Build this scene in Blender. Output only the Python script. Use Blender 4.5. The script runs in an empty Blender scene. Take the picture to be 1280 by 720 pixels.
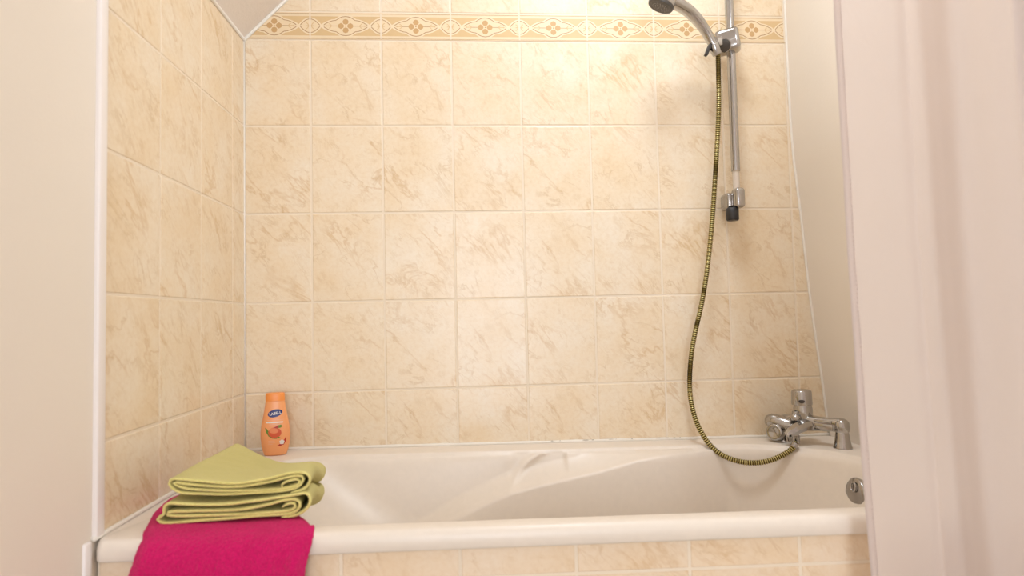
import bpy, bmesh, math, random
from mathutils import Vector as V, Matrix
from mathutils import noise as MN
random.seed(7)
C = bpy.context.scene.collection
ZO = 1.725                     # height of the knee-wall top above the floor
PI = math.pi

# ------------------------------------------------------------------ camera
cam_p = V((0.61598765, -1.81913535, -0.80902485 + ZO))
yaw, pit, rol, foc = 0.0711, 0.0483, -0.0228, 797.234
_f = V((math.sin(yaw)*math.cos(pit), math.cos(yaw)*math.cos(pit), math.sin(pit)))
_r = V((math.cos(yaw), -math.sin(yaw), 0)); _u = _r.cross(_f)
_r2 = _r*math.cos(rol) + _u*math.sin(rol); _u2 = -_r*math.sin(rol) + _u*math.cos(rol)
cd = bpy.data.cameras.new('camera'); cam = bpy.data.objects.new('camera', cd); C.objects.link(cam)
cam.matrix_world = Matrix(((_r2.x, _u2.x, -_f.x, cam_p.x), (_r2.y, _u2.y, -_f.y, cam_p.y),
                           (_r2.z, _u2.z, -_f.z, cam_p.z), (0, 0, 0, 1)))
cd.sensor_width = 36; cd.lens = foc/1280*36; cd.clip_start = 0.02
cd.dof.use_dof = True; cd.dof.focus_distance = 1.86; cd.dof.aperture_fstop = 3.2
bpy.context.scene.camera = cam

def at(x, y, ax, v):
    """measure: the place a photograph point has on the plane axis=v (z counted from the floor)"""
    d = _f + _r2*((x-640)/foc) - _u2*((y-360)/foc)
    return cam_p + d*((v-cam_p[ax])/d[ax])

# ------------------------------------------------------------------ helpers
def lin(r, g, b):
    f = lambda c: (c/255/12.92) if c/255 <= 0.04045 else ((c/255+0.055)/1.055)**2.4
    return (f(r), f(g), f(b), 1)

class NT:
    def __init__(s, name):
        s.m = bpy.data.materials.new(name); s.m.use_nodes = True
        s.t = s.m.node_tree; s.n = s.t.nodes; s.n.clear()
        s.out = s.n.new('ShaderNodeOutputMaterial')
        s.b = s.n.new('ShaderNodeBsdfPrincipled'); s.l(s.b.outputs[0], s.out.inputs[0])
    def l(s, a, b): s.t.links.new(a, b)
    def node(s, typ, **kw):
        o = s.n.new(typ)
        for k, v in kw.items():
            if k in o.inputs: o.inputs[k].default_value = v
            else: setattr(o, k, v)
        return o
    def ramp(s, src, stops):
        r = s.n.new('ShaderNodeValToRGB'); e = r.color_ramp.elements
        while len(e) < len(stops): e.new(0.5)
        for i, (p, c) in enumerate(stops): e[i].position = p; e[i].color = c
        s.l(src, r.inputs[0]); return r.outputs[0]
    def mix(s, a, b, f, mode='MIX'):
        m = s.n.new('ShaderNodeMix'); m.data_type = 'RGBA'; m.blend_type = mode
        for sock, v in ((m.inputs[6], a), (m.inputs[7], b), (m.inputs[0], f)):
            if hasattr(v, 'is_output'): s.l(v, sock)
            else: sock.default_value = v
        return m.outputs[2]
    def bump(s, src, strength=0.3, dist=0.001, prev=None):
        b = s.n.new('ShaderNodeBump'); b.inputs['Strength'].default_value = strength
        b.inputs['Distance'].default_value = dist; s.l(src, b.inputs['Height'])
        if prev: s.l(prev, b.inputs['Normal'])
        s.l(b.outputs[0], s.b.inputs['Normal']); return b.outputs[0]
    def set(s, **kw):
        for k, v in kw.items(): s.b.inputs[k.replace('_', ' ')].default_value = v
        return s.m

def plain(name, col, rough=0.5, **kw):
    t = NT(name); t.b.inputs['Base Color'].default_value = col; t.b.inputs['Roughness'].default_value = rough
    tc = t.node('ShaderNodeTexCoord'); n = t.node('ShaderNodeTexNoise', Scale=60.0, Detail=3.0)
    t.l(tc.outputs['Object'], n.inputs['Vector'])
    t.l(t.mix(col, tuple(c*0.93 for c in col[:3])+(1,), n.outputs[0]), t.b.inputs['Base Color'])
    return t.set(**kw)

def marble(name, tint=1.0, pinkish=0.0):
    t = NT(name)
    uv = t.node('ShaderNodeUVMap', uv_map='UVMap')
    big = t.node('ShaderNodeTexNoise', Scale=7.0, Detail=4.0, Roughness=0.55); t.l(uv.outputs[0], big.inputs['Vector'])
    fine = t.node('ShaderNodeTexNoise', Scale=95.0, Detail=6.0, Roughness=0.7); t.l(uv.outputs[0], fine.inputs['Vector'])
    light = lin(243, 229, 208); mid = lin(240, 220, 191); dark = lin(236, 211, 175)
    base = t.ramp(big.outputs[0], [(0.30, dark), (0.48, mid), (0.68, light)])
    base = t.mix(base, t.ramp(fine.outputs[0], [(0.30, lin(226, 193, 148)), (0.50, lin(241, 217, 184)), (0.72, lin(247, 231, 208))]), 0.34)
    # veins: thin ridges of a warped, stretched noise running down to the right
    mr = t.node('ShaderNodeMapping'); mr.inputs['Rotation'].default_value = (0, 0, math.radians(48)); t.l(uv.outputs[0], mr.inputs['Vector'])
    mp = t.node('ShaderNodeMapping'); mp.inputs['Scale'].default_value = (0.62, 1.45, 1); t.l(mr.outputs[0], mp.inputs['Vector'])
    def vein(scale, lo, dist, amt, col, prev, det=5.0):
        n = t.node('ShaderNodeTexNoise', Scale=scale, Detail=det, Roughness=0.62, Distortion=dist); t.l(mp.outputs[0], n.inputs['Vector'])
        s1 = t.node('ShaderNodeMath', operation='SUBTRACT'); s1.inputs[1].default_value = 0.5; t.l(n.outputs[0], s1.inputs[0])
        s2 = t.node('ShaderNodeMath', operation='ABSOLUTE'); t.l(s1.outputs[0], s2.inputs[0])
        r = t.ramp(s2.outputs[0], [(0.0, (1, 1, 1, 1)), (lo, (0, 0, 0, 1))])
        g = t.node('ShaderNodeTexNoise', Scale=scale*1.3, Detail=2.0); t.l(uv.outputs[0], g.inputs['Vector'])
        gate = t.ramp(g.outputs[0], [(0.46, (0, 0, 0, 1)), (0.62, (amt, amt, amt, 1))])
        m = t.node('ShaderNodeMath', operation='MULTIPLY'); t.l(r, m.inputs[0]); t.l(gate, m.inputs[1])
        return t.mix(prev, col, m.outputs[0])
    c = vein(5.5, 0.026, 0.5, 0.52, lin(212, 172, 120), base)
    c = vein(10.0, 0.026, 0.7, 0.44, lin(208, 172, 124), c)
    c = vein(24.0, 0.045, 0.8, 0.26, lin(212, 178, 130), c)
    if pinkish: c = t.mix(c, lin(236, 196, 160), pinkish)
    t.l(c, t.b.inputs['Base Color'])
    lump = t.node('ShaderNodeTexNoise', Scale=9.0, Detail=1.0); t.l(uv.outputs[0], lump.inputs['Vector'])
    t.bump(lump.outputs[0], 0.025, 0.003)
    return t.set(Roughness=0.27, IOR=1.47)

M = {}
M['marble'] = marble('marbled_tile')
M['marble_pink'] = marble('marbled_panel_tile', pinkish=0.22)
M['grout'] = plain('grout', lin(244, 226, 202), 0.7)
M['ochre'] = plain('border_ochre', lin(226, 192, 142), 0.3)
M['border_cream'] = plain('border_cream', lin(243, 219, 182), 0.3)
M['border_light'] = plain('border_light', lin(246, 224, 190), 0.3)
M['border_line'] = plain('border_line', lin(188, 144, 98), 0.35)
M['petal'] = plain('border_petal', lin(210, 168, 116), 0.3)
M['mould'] = plain('mould', lin(120, 95, 62), 0.8)
M['chrome'] = plain('chrome', (0.48, 0.465, 0.45, 1), 0.12, Metallic=1.0)
M['chrome_dark'] = plain('dull_chrome', (0.42, 0.40, 0.38, 1), 0.22, Metallic=1.0)
M['black'] = plain('black_rubber', lin(48, 43, 40), 0.5)
M['grey_plastic'] = plain('grey_plastic', lin(82, 76, 70), 0.45)
M['acrylic'] = plain('white_acrylic', lin(242, 228, 212), 0.36, IOR=1.5)
M['acrylic'].node_tree.nodes['Principled BSDF'].inputs['Coat Weight'].default_value = 0.0
M['caulk'] = plain('silicone', lin(246, 236, 222), 0.4)
M['sleeve'] = plain('clear_sleeve', lin(222, 206, 188), 0.2)
M['navy'] = plain('navy_print', lin(28, 38, 110), 0.35)
M['white_print'] = plain('white_print', lin(250, 238, 228), 0.4)
M['pale_print'] = plain('pale_print', lin(255, 188, 150), 0.4)
M['red_print'] = plain('red_print', lin(196, 50, 34), 0.4)
M['green_print'] = plain('green_print', lin(104, 140, 44), 0.4)
M['peach_print'] = plain('peach_print', lin(226, 92, 50), 0.4)
M['peach_light'] = plain('peach_light', lin(244, 140, 84), 0.4)
M['bottle'] = plain('orange_bottle', lin(255, 172, 112), 0.33, Subsurface_Weight=0.0)
M['cap'] = plain('orange_cap', lin(255, 156, 76), 0.35)

def plaster(name, col, bump=0.25, scale=140.0, rough=0.75):
    t = NT(name); tc = t.node('ShaderNodeTexCoord')
    n = t.node('ShaderNodeTexNoise', Scale=3.0, Detail=3.0); t.l(tc.outputs['Object'], n.inputs['Vector'])
    t.l(t.mix(col, tuple(c*0.95 for c in col[:3])+(1,), n.outputs[0]), t.b.inputs['Base Color'])
    f = t.node('ShaderNodeTexNoise', Scale=scale, Detail=4.0); t.l(tc.outputs['Object'], f.inputs['Vector'])
    t.bump(f.outputs[0], bump, 0.0012)
    return t.set(Roughness=rough)
M['plaster'] = plaster('painted_plaster', lin(244, 231, 215))
M['plaster_top'] = plaster('ceiling_paint', lin(245, 233, 222), 0.5, 180)
M['gloss_trim'] = plaster('gloss_trim', lin(250, 240, 234), 0.05, 60, 0.25)
M['floor'] = plaster('floor_vinyl', lin(214, 200, 184), 0.1, 60, 0.4)

def cloth(name, c1, c2, scale, strength, dist, sheen=0.4, weave=False):
    t = NT(name); tc = t.node('ShaderNodeTexCoord')
    n = t.node('ShaderNodeTexNoise', Scale=scale, Detail=4.0, Roughness=0.7); t.l(tc.outputs['Object'], n.inputs['Vector'])
    big = t.node('ShaderNodeTexNoise', Scale=22.0, Detail=3.0); t.l(tc.outputs['Object'], big.inputs['Vector'])
    c = t.mix(c2, c1, t.ramp(n.outputs[0], [(0.3, (0, 0, 0, 1)), (0.65, (1, 1, 1, 1))]))
    c = t.mix(c, c2, t.ramp(big.outputs[0], [(0.45, (0, 0, 0, 1)), (0.75, (0.45, 0.45, 0.45, 1))]))
    t.l(c, t.b.inputs['Base Color'])
    b1 = t.bump(n.outputs[0], strength, dist)
    t.bump(big.outputs[0], 0.3, 0.004, b1)
    return t.set(Roughness=0.95, Sheen_Weight=sheen, Sheen_Roughness=0.5, Specular_IOR_Level=0.15)
M['green_cloth'] = cloth('green_terry', lin(248, 234, 152), lin(230, 216, 126), 420, 1.0, 0.004, 0.25)
M['green_edge'] = cloth('green_hem', lin(236, 222, 146), lin(214, 200, 116), 300, 0.4, 0.001, 0.2)
M['pink_cloth'] = cloth('magenta_terry', lin(244, 26, 118), lin(212, 12, 94), 330, 1.0, 0.004, 0.12)

def curtain_mat(name, col, tr=0.55, spots=False):
    t = NT(name); tc = t.node('ShaderNodeTexCoord')
    t.b.inputs['Base Color'].default_value = col; t.b.inputs['Roughness'].default_value = 0.6
    tl = t.node('ShaderNodeBsdfTranslucent'); tl.inputs[0].default_value = col
    mx = t.node('ShaderNodeMixShader'); mx.inputs[0].default_value = tr
    t.l(t.b.outputs[0], mx.inputs[1]); t.l(tl.outputs[0], mx.inputs[2]); t.l(mx.outputs[0], t.out.inputs[0])
    n = t.node('ShaderNodeTexNoise', Scale=14.0, Detail=4.0, Distortion=0.6); t.l(tc.outputs['Object'], n.inputs['Vector'])
    w = t.node('ShaderNodeTexNoise', Scale=900.0, Detail=1.0); t.l(tc.outputs['Object'], w.inputs['Vector'])
    b1 = t.bump(n.outputs[0], 0.35, 0.006); t.bump(w.outputs[0], 0.15, 0.0004, b1)
    return t.m
M['curtain'] = curtain_mat('curtain_cloth', lin(239, 228, 222))
M['hem'] = curtain_mat('curtain_hem', lin(246, 234, 230), 0.3)

def metal_hose():
    t = NT('olive_hose'); uv = t.node('ShaderNodeUVMap', uv_map='UVMap')
    sp = t.node('ShaderNodeSeparateXYZ'); t.l(uv.outputs[0], sp.inputs[0])
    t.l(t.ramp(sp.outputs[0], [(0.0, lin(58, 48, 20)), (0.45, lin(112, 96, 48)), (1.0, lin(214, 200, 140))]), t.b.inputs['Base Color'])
    return t.set(Metallic=0.85, Roughness=0.32)
M['hose'] = metal_hose()

def emit(name, col, s):
    t = NT(name); t.b.inputs['Base Color'].default_value = (0.9, 0.9, 0.9, 1)
    t.b.inputs['Emission Color'].default_value = col; t.b.inputs['Emission Strength'].default_value = s
    return t.m

def empty(name, loc, label, cat, group=None):
    o = bpy.data.objects.new(name, None); C.objects.link(o); o.location = loc; o.empty_display_size = 0.05
    o['label'] = label; o['category'] = cat
    if group: o['group'] = group
    return o
def tag(o, label, cat, group=None):
    o['label'] = label; o['category'] = cat
    if group: o['group'] = group
    return o
def root(o):
    p = V((0, 0, 0))
    while o: p = p + V(o.location); o = o.parent
    return p
def obj(name, bm, mats, parent=None, smooth=True, origin=None, auto=None, fix=True):
    if fix: bmesh.ops.recalc_face_normals(bm, faces=bm.faces)
    off = root(parent) if parent else V((0, 0, 0))
    if origin is not None: off = V(origin)
    bmesh.ops.translate(bm, verts=bm.verts, vec=-off)
    me = bpy.data.meshes.new(name); bm.to_mesh(me); bm.free()
    for m in (mats if isinstance(mats, (list, tuple)) else [mats]): me.materials.append(M[m] if isinstance(m, str) else m)
    if smooth:
        me.shade_smooth()
        if auto is not None: me.set_sharp_from_angle(angle=math.radians(auto))
    o = bpy.data.objects.new(name, me); C.objects.link(o)
    if parent: o.parent = parent
    if origin is not None: o.location = V(origin) - (root(parent) if parent else V((0, 0, 0)))
    return o
def struct(name, bm, mats, **k):
    o = obj(name, bm, mats, None, **k); o['kind'] = 'structure'; return o

def add_box(bm, lo, hi, mat=0, bevel=0.0, segs=3, mx=None):
    r = bmesh.ops.create_cube(bm, size=1.0)
    vs = r['verts']; c = (V(lo)+V(hi))/2; s = V(hi)-V(lo)
    for v in vs: v.co = V((v.co.x*s.x, v.co.y*s.y, v.co.z*s.z)) + c
    fs = set(f for v in vs for f in v.link_faces)
    if bevel:
        es = list(set(e for v in vs for e in v.link_edges))
        r2 = bmesh.ops.bevel(bm, geom=es, offset=bevel, segments=segs, affect='EDGES', profile=0.5)
        fs = set(r2['faces']) | set(f for f in fs if f.is_valid); 
        allv = set(v for f in fs for v in f.verts)
        more = set(f for v in allv for f in v.link_faces); fs |= more
        vs = list(set(v for f in fs for v in f.verts))
    for f in fs: f.material_index = mat
    if mx is not None: bmesh.ops.transform(bm, matrix=mx, verts=vs)
    return vs

def frame(d, ref=V((0, 0, 1))):
    d = d.normalized()
    if abs(d.dot(ref)) > 0.98: ref = V((0, 1, 0))
    a = ref.cross(d).normalized(); b = d.cross(a).normalized()
    return a, b
def loft(bm, pts, rad, segs=20, mat=0, cap=True, uvf=None, power=2.0):
    """tube through pts; rad = list of r or (ra, rb)"""
    pts = [V(p) for p in pts]; rings = []; prev = None
    uvl = bm.loops.layers.uv.get('UVMap') or bm.loops.layers.uv.new('UVMap') if uvf else None
    for i, p in enumerate(pts):
        d = (pts[min(i+1, len(pts)-1)] - pts[max(i-1, 0)]).normalized()
        if prev is None: a, b = frame(d)
        else:
            a = (prev - d*prev.dot(d)).normalized(); b = d.cross(a).normalized()
        prev = a
        r = rad[i] if not isinstance(rad, (int, float)) else rad
        ra, rb = r if isinstance(r, tuple) else (r, r)
        ring = []
        for k in range(segs):
            t = 2*PI*k/segs; c, s = math.cos(t), math.sin(t)
            if power != 2.0:
                c = math.copysign(abs(c)**(2/power), c); s = math.copysign(abs(s)**(2/power), s)
            ring.append(bm.verts.new(p + a*(ra*c) + b*(rb*s)))
        rings.append(ring)
    for i in range(len(rings)-1):
        for k in range(segs):
            f = bm.faces.new((rings[i][k], rings[i][(k+1) % segs], rings[i+1][(k+1) % segs], rings[i+1][k])); f.material_index = mat
            if uvf:
                vals = (uvf[i], uvf[i], uvf[i+1], uvf[i+1])
                for lp, v_ in zip(f.loops, vals): lp[uvl].uv = (v_, 0)
    if cap:
        for ring in (rings[0], rings[-1]):
            f = bm.faces.new(ring); f.material_index = mat
    return rings
def lathe(bm, p, d, prof, segs=32, mat=0):
    """prof = [(distance along d, radius)]"""
    d = V(d).normalized(); p = V(p); a, b = frame(d); rings = []
    for h, r in prof:
        r = max(r, 1e-5)
        rings.append([bm.verts.new(p + d*h + a*(r*math.cos(2*PI*k/segs)) + b*(r*math.sin(2*PI*k/segs))) for k in range(segs)])
    for i in range(len(rings)-1):
        for k in range(segs):
            f = bm.faces.new((rings[i][k], rings[i][(k+1) % segs], rings[i+1][(k+1) % segs], rings[i+1][k])); f.material_index = mat
    for ring in (rings[0], rings[-1]):
        f = bm.faces.new(ring); f.material_index = mat
def spline(pts, n):
    """Catmull-Rom through pts, resampled evenly"""
    P = [V(p) for p in pts]; P = [P[0]*2-P[1]] + P + [P[-1]*2-P[-2]]; out = []
    for i in range(1, len(P)-2):
        for k in range(24):
            t = k/24; a, b, c, d = P[i-1], P[i], P[i+1], P[i+2]
            out.append(0.5*((2*b)+(c-a)*t+(2*a-5*b+4*c-d)*t*t+(3*b-a-3*c+d)*t**3))
    out.append(P[-2]); L = [0]
    for i in range(1, len(out)): L.append(L[-1]+(out[i]-out[i-1]).length)
    res = []; j = 0
    for k in range(n):
        s = L[-1]*k/(n-1)
        while j < len(L)-2 and L[j+1] < s: j += 1
        t = (s-L[j])/max(L[j+1]-L[j], 1e-9); res.append(out[j].lerp(out[j+1], t))
    return res
def interp(x, tab):
    if x <= tab[0][0]: return tab[0][1]
    for (a, fa), (b, fb) in zip(tab, tab[1:]):
        if x <= b: return fa+(fb-fa)*(x-a)/(b-a)
    return tab[-1][1]
def sstep(a, b, x):
    t = min(1, max(0, (x-a)/(b-a))); return t*t*(3-2*t)

# ------------------------------------------------------------------ tiled walls
AX, BY = 0.1844, 0.0891        # first grout column on the back wall / on the left wall
def rimz(x): return ZO - 1.1545 - 0.0100*x
def tiles(bm, rects, org, uu, vv, nn, seed, mat=0, gap=0.0027, tilt=0.00016):
    uvl = bm.loops.layers.uv.get('UVMap') or bm.loops.layers.uv.new('UVMap'); rnd = random.Random(seed)
    org, uu, vv, nn = V(org), V(uu), V(vv), V(nn)
    for (u0, u1, v0, v1) in rects:
        ox, oy = rnd.random()*40, rnd.random()*40
        if rnd.random() < 0.55: ox, oy = (rnd.randrange(3)*3.7+1.0), (rnd.randrange(3)*2.3+2.0)   # tiles off the same print
        if u1-u0 < 0.012 or v1-v0 < 0.012: continue
        jit = [rnd.uniform(-tilt, tilt) for _ in range(4)]; rings = []
        for ins, dep in ((gap, -0.003), (gap, -0.0012), (gap+0.0006, -0.0004), (gap+0.0016, 0.0)):
            q = []
            for i, (a, b) in enumerate(((u0+ins, v0+ins), (u1-ins, v0+ins), (u1-ins, v1-ins), (u0+ins, v1-ins))):
                q.append((bm.verts.new(org+uu*a+vv*b+nn*(dep+jit[i]*(1 if dep > -0.002 else 0))), a-u0, b-v0))
            rings.append(q)
        fs = [[rings[-1][k] for k in range(4)]]
        for a, b in zip(rings, rings[1:]):
            for k in range(4): fs.append([a[k], a[(k+1) % 4], b[(k+1) % 4], b[k]])
        for q in fs:
            f = bm.faces.new([x[0] for x in q]); f.material_index = mat
            for lp, x in zip(f.loops, q): lp[uvl].uv = (x[1]*(-1 if nn.x > 0.5 else 1)+ox, x[2]+oy)
def cuts(lo, hi, first, step):
    c = [lo]; k = math.floor((lo-first)/step)-1
    while first+k*step < hi:
        if first+k*step > lo+0.004: c.append(first+k*step)
        k += 1
    return c+[hi]

# back wall: tile rows below and above the border
bm = bmesh.new(); bm.loops.layers.uv.new('UVMap')
cols = cuts(0.0, 1.66+0.03, AX, 0.2)
rows = [(ZO-0.25*(k+1), ZO-0.25*k) for k in range(5)] + [(ZO+0.081+0.25*k, ZO+0.331+0.25*k) for k in range(2)]
tiles(bm, [(a, b, max(z0, 0.52), z1) for (a, b) in zip(cols, cols[1:]) for (z0, z1) in rows], (0, 0, 0), (1, 0, 0), (0, 0, 1), (0, -1, 0), 11)
add_box(bm, (-0.12, 0.0012, 0.0), (1.9, 0.12, 2.45), 1)
struct('wall_back', bm, ['marble', 'grout'], auto=8, fix=False)

# left knee wall, tiled beside the bath, plastered towards the room
bm = bmesh.new(); bm.loops.layers.uv.new('UVMap')
ys = [0.0, BY, BY+0.2, BY+0.4, 0.692]
tiles(bm, [(a, b, max(ZO-0.25*(k+1), 0.52), ZO-0.25*k) for (a, b) in zip(ys, ys[1:]) for k in range(5)], (0, 0, 0), (0, -1, 0), (0, 0, 1), (1, 0, 0), 23)
add_box(bm, (-0.12, -0.692, 0.0), (-0.0012, 0.0, ZO), 1)
add_box(bm, (-0.12, -4.8, 0.0), (-0.0005, -0.692, ZO), 2)
struct('wall_left', bm, ['marble', 'grout', 'plaster'], auto=8, fix=False)

# white strip that closes the tiles towards the room
bm = bmesh.new()
add_box(bm, (-0.01, -0.716, rimz(0)+0.002), (0.007, -0.692, ZO), 0, 0.003)
add_box(bm, (-0.01, -0.742, 0.08), (0.004, -0.722, rimz(0)+0.002), 0, 0.003)
struct('trim_1', bm, ['gloss_trim'], auto=40)

# right wall: plaster that bellies out above and falls back to the bath
prof = [(0.0, 1.70), (0.45, 1.70), (ZO-1.21, 1.668), (ZO-1.15, 1.6665), (ZO-1.091, 1.661), (ZO-0.998, 1.653), (ZO-0.88, 1.640), (ZO-0.752, 1.6275),
        (ZO-0.64, 1.6195), (ZO-0.509, 1.611), (ZO-0.43, 1.604), (ZO-0.355, 1.5975), (ZO-0.25, 1.593), (ZO-0.112, 1.5915), (ZO+0.011, 1.591), (2.45, 1.591)]
def wallx(z): return interp(z, prof)
bm = bmesh.new(); zz = [2.45*i/120 for i in range(121)]; ny = 12
g = [[bm.verts.new((wallx(z), -0.0005-0.745*j/ny, z)) for j in range(ny+1)] for z in zz]
for i in range(120):
    for j in range(ny): bm.faces.new((g[i][j], g[i][j+1], g[i+1][j+1], g[i+1][j]))
back = [[bm.verts.new((1.9, -0.0005-0.745*j/ny, z)) for j in (0, ny)] for z in (0, 2.45)]
bm.faces.new([g[i][ny] for i in range(121)] + [back[1][1], back[0][1]])
bm.faces.new([back[0][0], back[1][0], back[1][1], back[0][1]])
bm.faces.new([g[120][j] for j in range(ny+1)] + [back[1][1], back[1][0]])
add_box(bm, (1.9, -0.7455, 0), (2.55, -0.68, 2.45)); add_box(bm, (2.45, -4.8, 0), (2.55, -0.7455, 2.45))
struct('wall_right', bm, ['plaster'], auto=35)

# thin pale bead where back wall tiles meet the plaster
bm = bmesh.new()
zs = [ZO-1.165+ (1.165+0.7)*i/60 for i in range(61)]
loft(bm, [(wallx(z)-0.0008, -0.002, z) for z in zs], 0.0042, 8)
loft(bm, [(0.0005, -0.0015, z) for z in (rimz(0), ZO)], 0.003, 8)
struct('trim_2', bm, ['caulk'])

# sealant along the bath and at the edges of the sloping ceiling
bm = bmesh.new()
loft(bm, [(x, -0.003, rimz(x)+0.003) for x in [0.0+1.668*i/40 for i in range(41)]], [0.0045*(1+0.2*math.sin(i*2.1)) for i in range(41)], 8)
loft(bm, [(0.003, -0.72*i/20, rimz(0)+0.003) for i in range(21)], 0.0045, 8)
loft(bm, [(0.002+t, -0.003, ZO+t-0.003) for t in (0, 0.3, 0.68)], 0.0045, 8)
loft(bm, [(0.002, -y, ZO-0.003) for y in (0.0, 0.3, 0.72)], 0.0045, 8)
rnd = random.Random(5)
for px, w in ((690, 3), (700, 2), (732, 8), (741, 3), (764, 7), (770, 2), (790, 2), (823, 7), (834, 5), (843, 3), (850, 2)):
    p = at(px, 549, 1, -0.006); z = rimz(p.x)+0.0062
    hw = w*0.0011
    vs = [bm.verts.new((p.x+hw*math.cos(a)*1.0, -0.0066-0.0012*math.sin(a), z+0.0009*math.sin(a))) for a in [2*PI*k/10 for k in range(10)]]
    f = bm.faces.new(vs); f.material_index = 1
struct('trim_3', bm, ['caulk', 'mould'], fix=False)

# ceiling: slope rising from the knee wall, then flat
bm = bmesh.new()
outl = [(-0.12, ZO-0.12), (-0.12, 2.55), (2.6, 2.55), (2.6, 2.4), (2.4-ZO, 2.4), (0.0, ZO), (-0.001, ZO-0.001), (-0.12, ZO)]
outl = [(-0.12, ZO), (-0.12, 2.55), (2.55, 2.55), (2.55, 2.4), (2.4-ZO, 2.4), (0.0, ZO)]
A = [bm.verts.new((x, 0.12, z)) for x, z in outl]; B = [bm.verts.new((x, -4.8, z)) for x, z in outl]
for i in range(len(outl)): j = (i+1) % len(outl); bm.faces.new((A[i], A[j], B[j], B[i]))
bm.faces.new(A); bm.faces.new(B)
struct('ceiling', bm, ['plaster_top'], smooth=False)
bm = bmesh.new(); add_box(bm, (-0.12, -4.8, -0.1), (2.55, 0.12, 0.0)); struct('floor', bm, ['floor'], smooth=False)
bm = bmesh.new(); add_box(bm, (-0.12, -4.9, -0.1), (2.55, -4.8, 2.55)); struct('wall_front', bm, ['plaster'], smooth=False)

# ------------------------------------------------------------------ decorative border
bm = bmesh.new()
Z0, Z1 = ZO+0.0025, ZO+0.0785
add_box(bm, (-0.01, -0.0002, Z0-0.001), (1.62, 0.0015, Z1+0.001), 0)
def flat(pts, lay, mat):
    vs = [bm.verts.new((x, -0.0003-0.00010*lay, z)) for x, z in pts]
    f = bm.faces.new(vs); f.material_index = mat
    f.normal_update()
    if f.normal.y > 0: f.normal_flip()
def ribbon(pts, w, lay, mat, closed=False):
    n = len(pts); L, R = [], []
    for i in range(n):
        a = V(pts[(i-1) % n] if closed else pts[max(i-1, 0)]); b = V(pts[(i+1) % n] if closed else pts[min(i+1, n-1)])
        d = (b-a).normalized(); nn = V((-d.y, d.x))*w/2; p = V(pts[i])
        L.append(p+nn); R.append(p-nn)
    m = n if closed else n-1
    for i in range(m):
        j = (i+1) % n; flat([L[i], L[j], R[j], R[i]], lay, mat)
def uz(u, v, k): return (AX+0.2*(k+u), ZO+0.0075+v*0.0655)
def sym(top, k, cu, shift=0.0, scale=1.0):
    """closed outline from its upper half (u offset, v) mirrored top/bottom"""
    sm = spline([V((a, b, 0)) for a, b in top], 25)
    c = [(cu+a.x*scale, 0.5+(a.y-0.5)*scale) for a in sm]
    pts = c + [(u, 1-v) for u, v in reversed(c[1:-1])]
    return [uz(u, v, k) for u, v in pts]
halfA = [(-0.35, 0.5), (-0.29, 0.63), (-0.21, 0.74), (-0.145, 0.775), (-0.11, 0.85), (-0.06, 0.93), (0, 0.96)]
halfA = halfA + [(-a, b) for a, b in reversed(halfA[:-1])]
halfB = [(-0.16, 0.5), (-0.12, 0.64), (-0.065, 0.78), (0, 0.84), (0.065, 0.78), (0.12, 0.64), (0.16, 0.5)]
for v in (-0.055, 1.055): ribbon([uz(-1, v, 0), uz(7.2, v, 0)], 0.0013, 1, 2)
for k in range(-1, 8):
    # ochre ground of each tile
    flat([uz(0.0, 0.07, k), uz(1, 0.07, k), uz(1, 0.93, k), uz(0, 0.93, k)], 1, 1)
    for v in (0.035, 0.965): ribbon([uz(0, v, k), uz(1, v, k)], 0.0022, 2, 3)
for k in range(-1, 8):
    for half, cu in ((halfA, 0.5), (halfB, 0.0)):
        if k == 7 and cu == 0.5: pass
        o = sym(half, k, cu); flat(o, 3 if cu else 3.5, 3)
for k in range(-1, 8):
    for half, cu in ((halfA, 0.5), (halfB, 0.0)):
        o = sym(half, k, cu); ribbon(o, 0.0050, 4 if cu else 4.5, 3, True)
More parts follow.
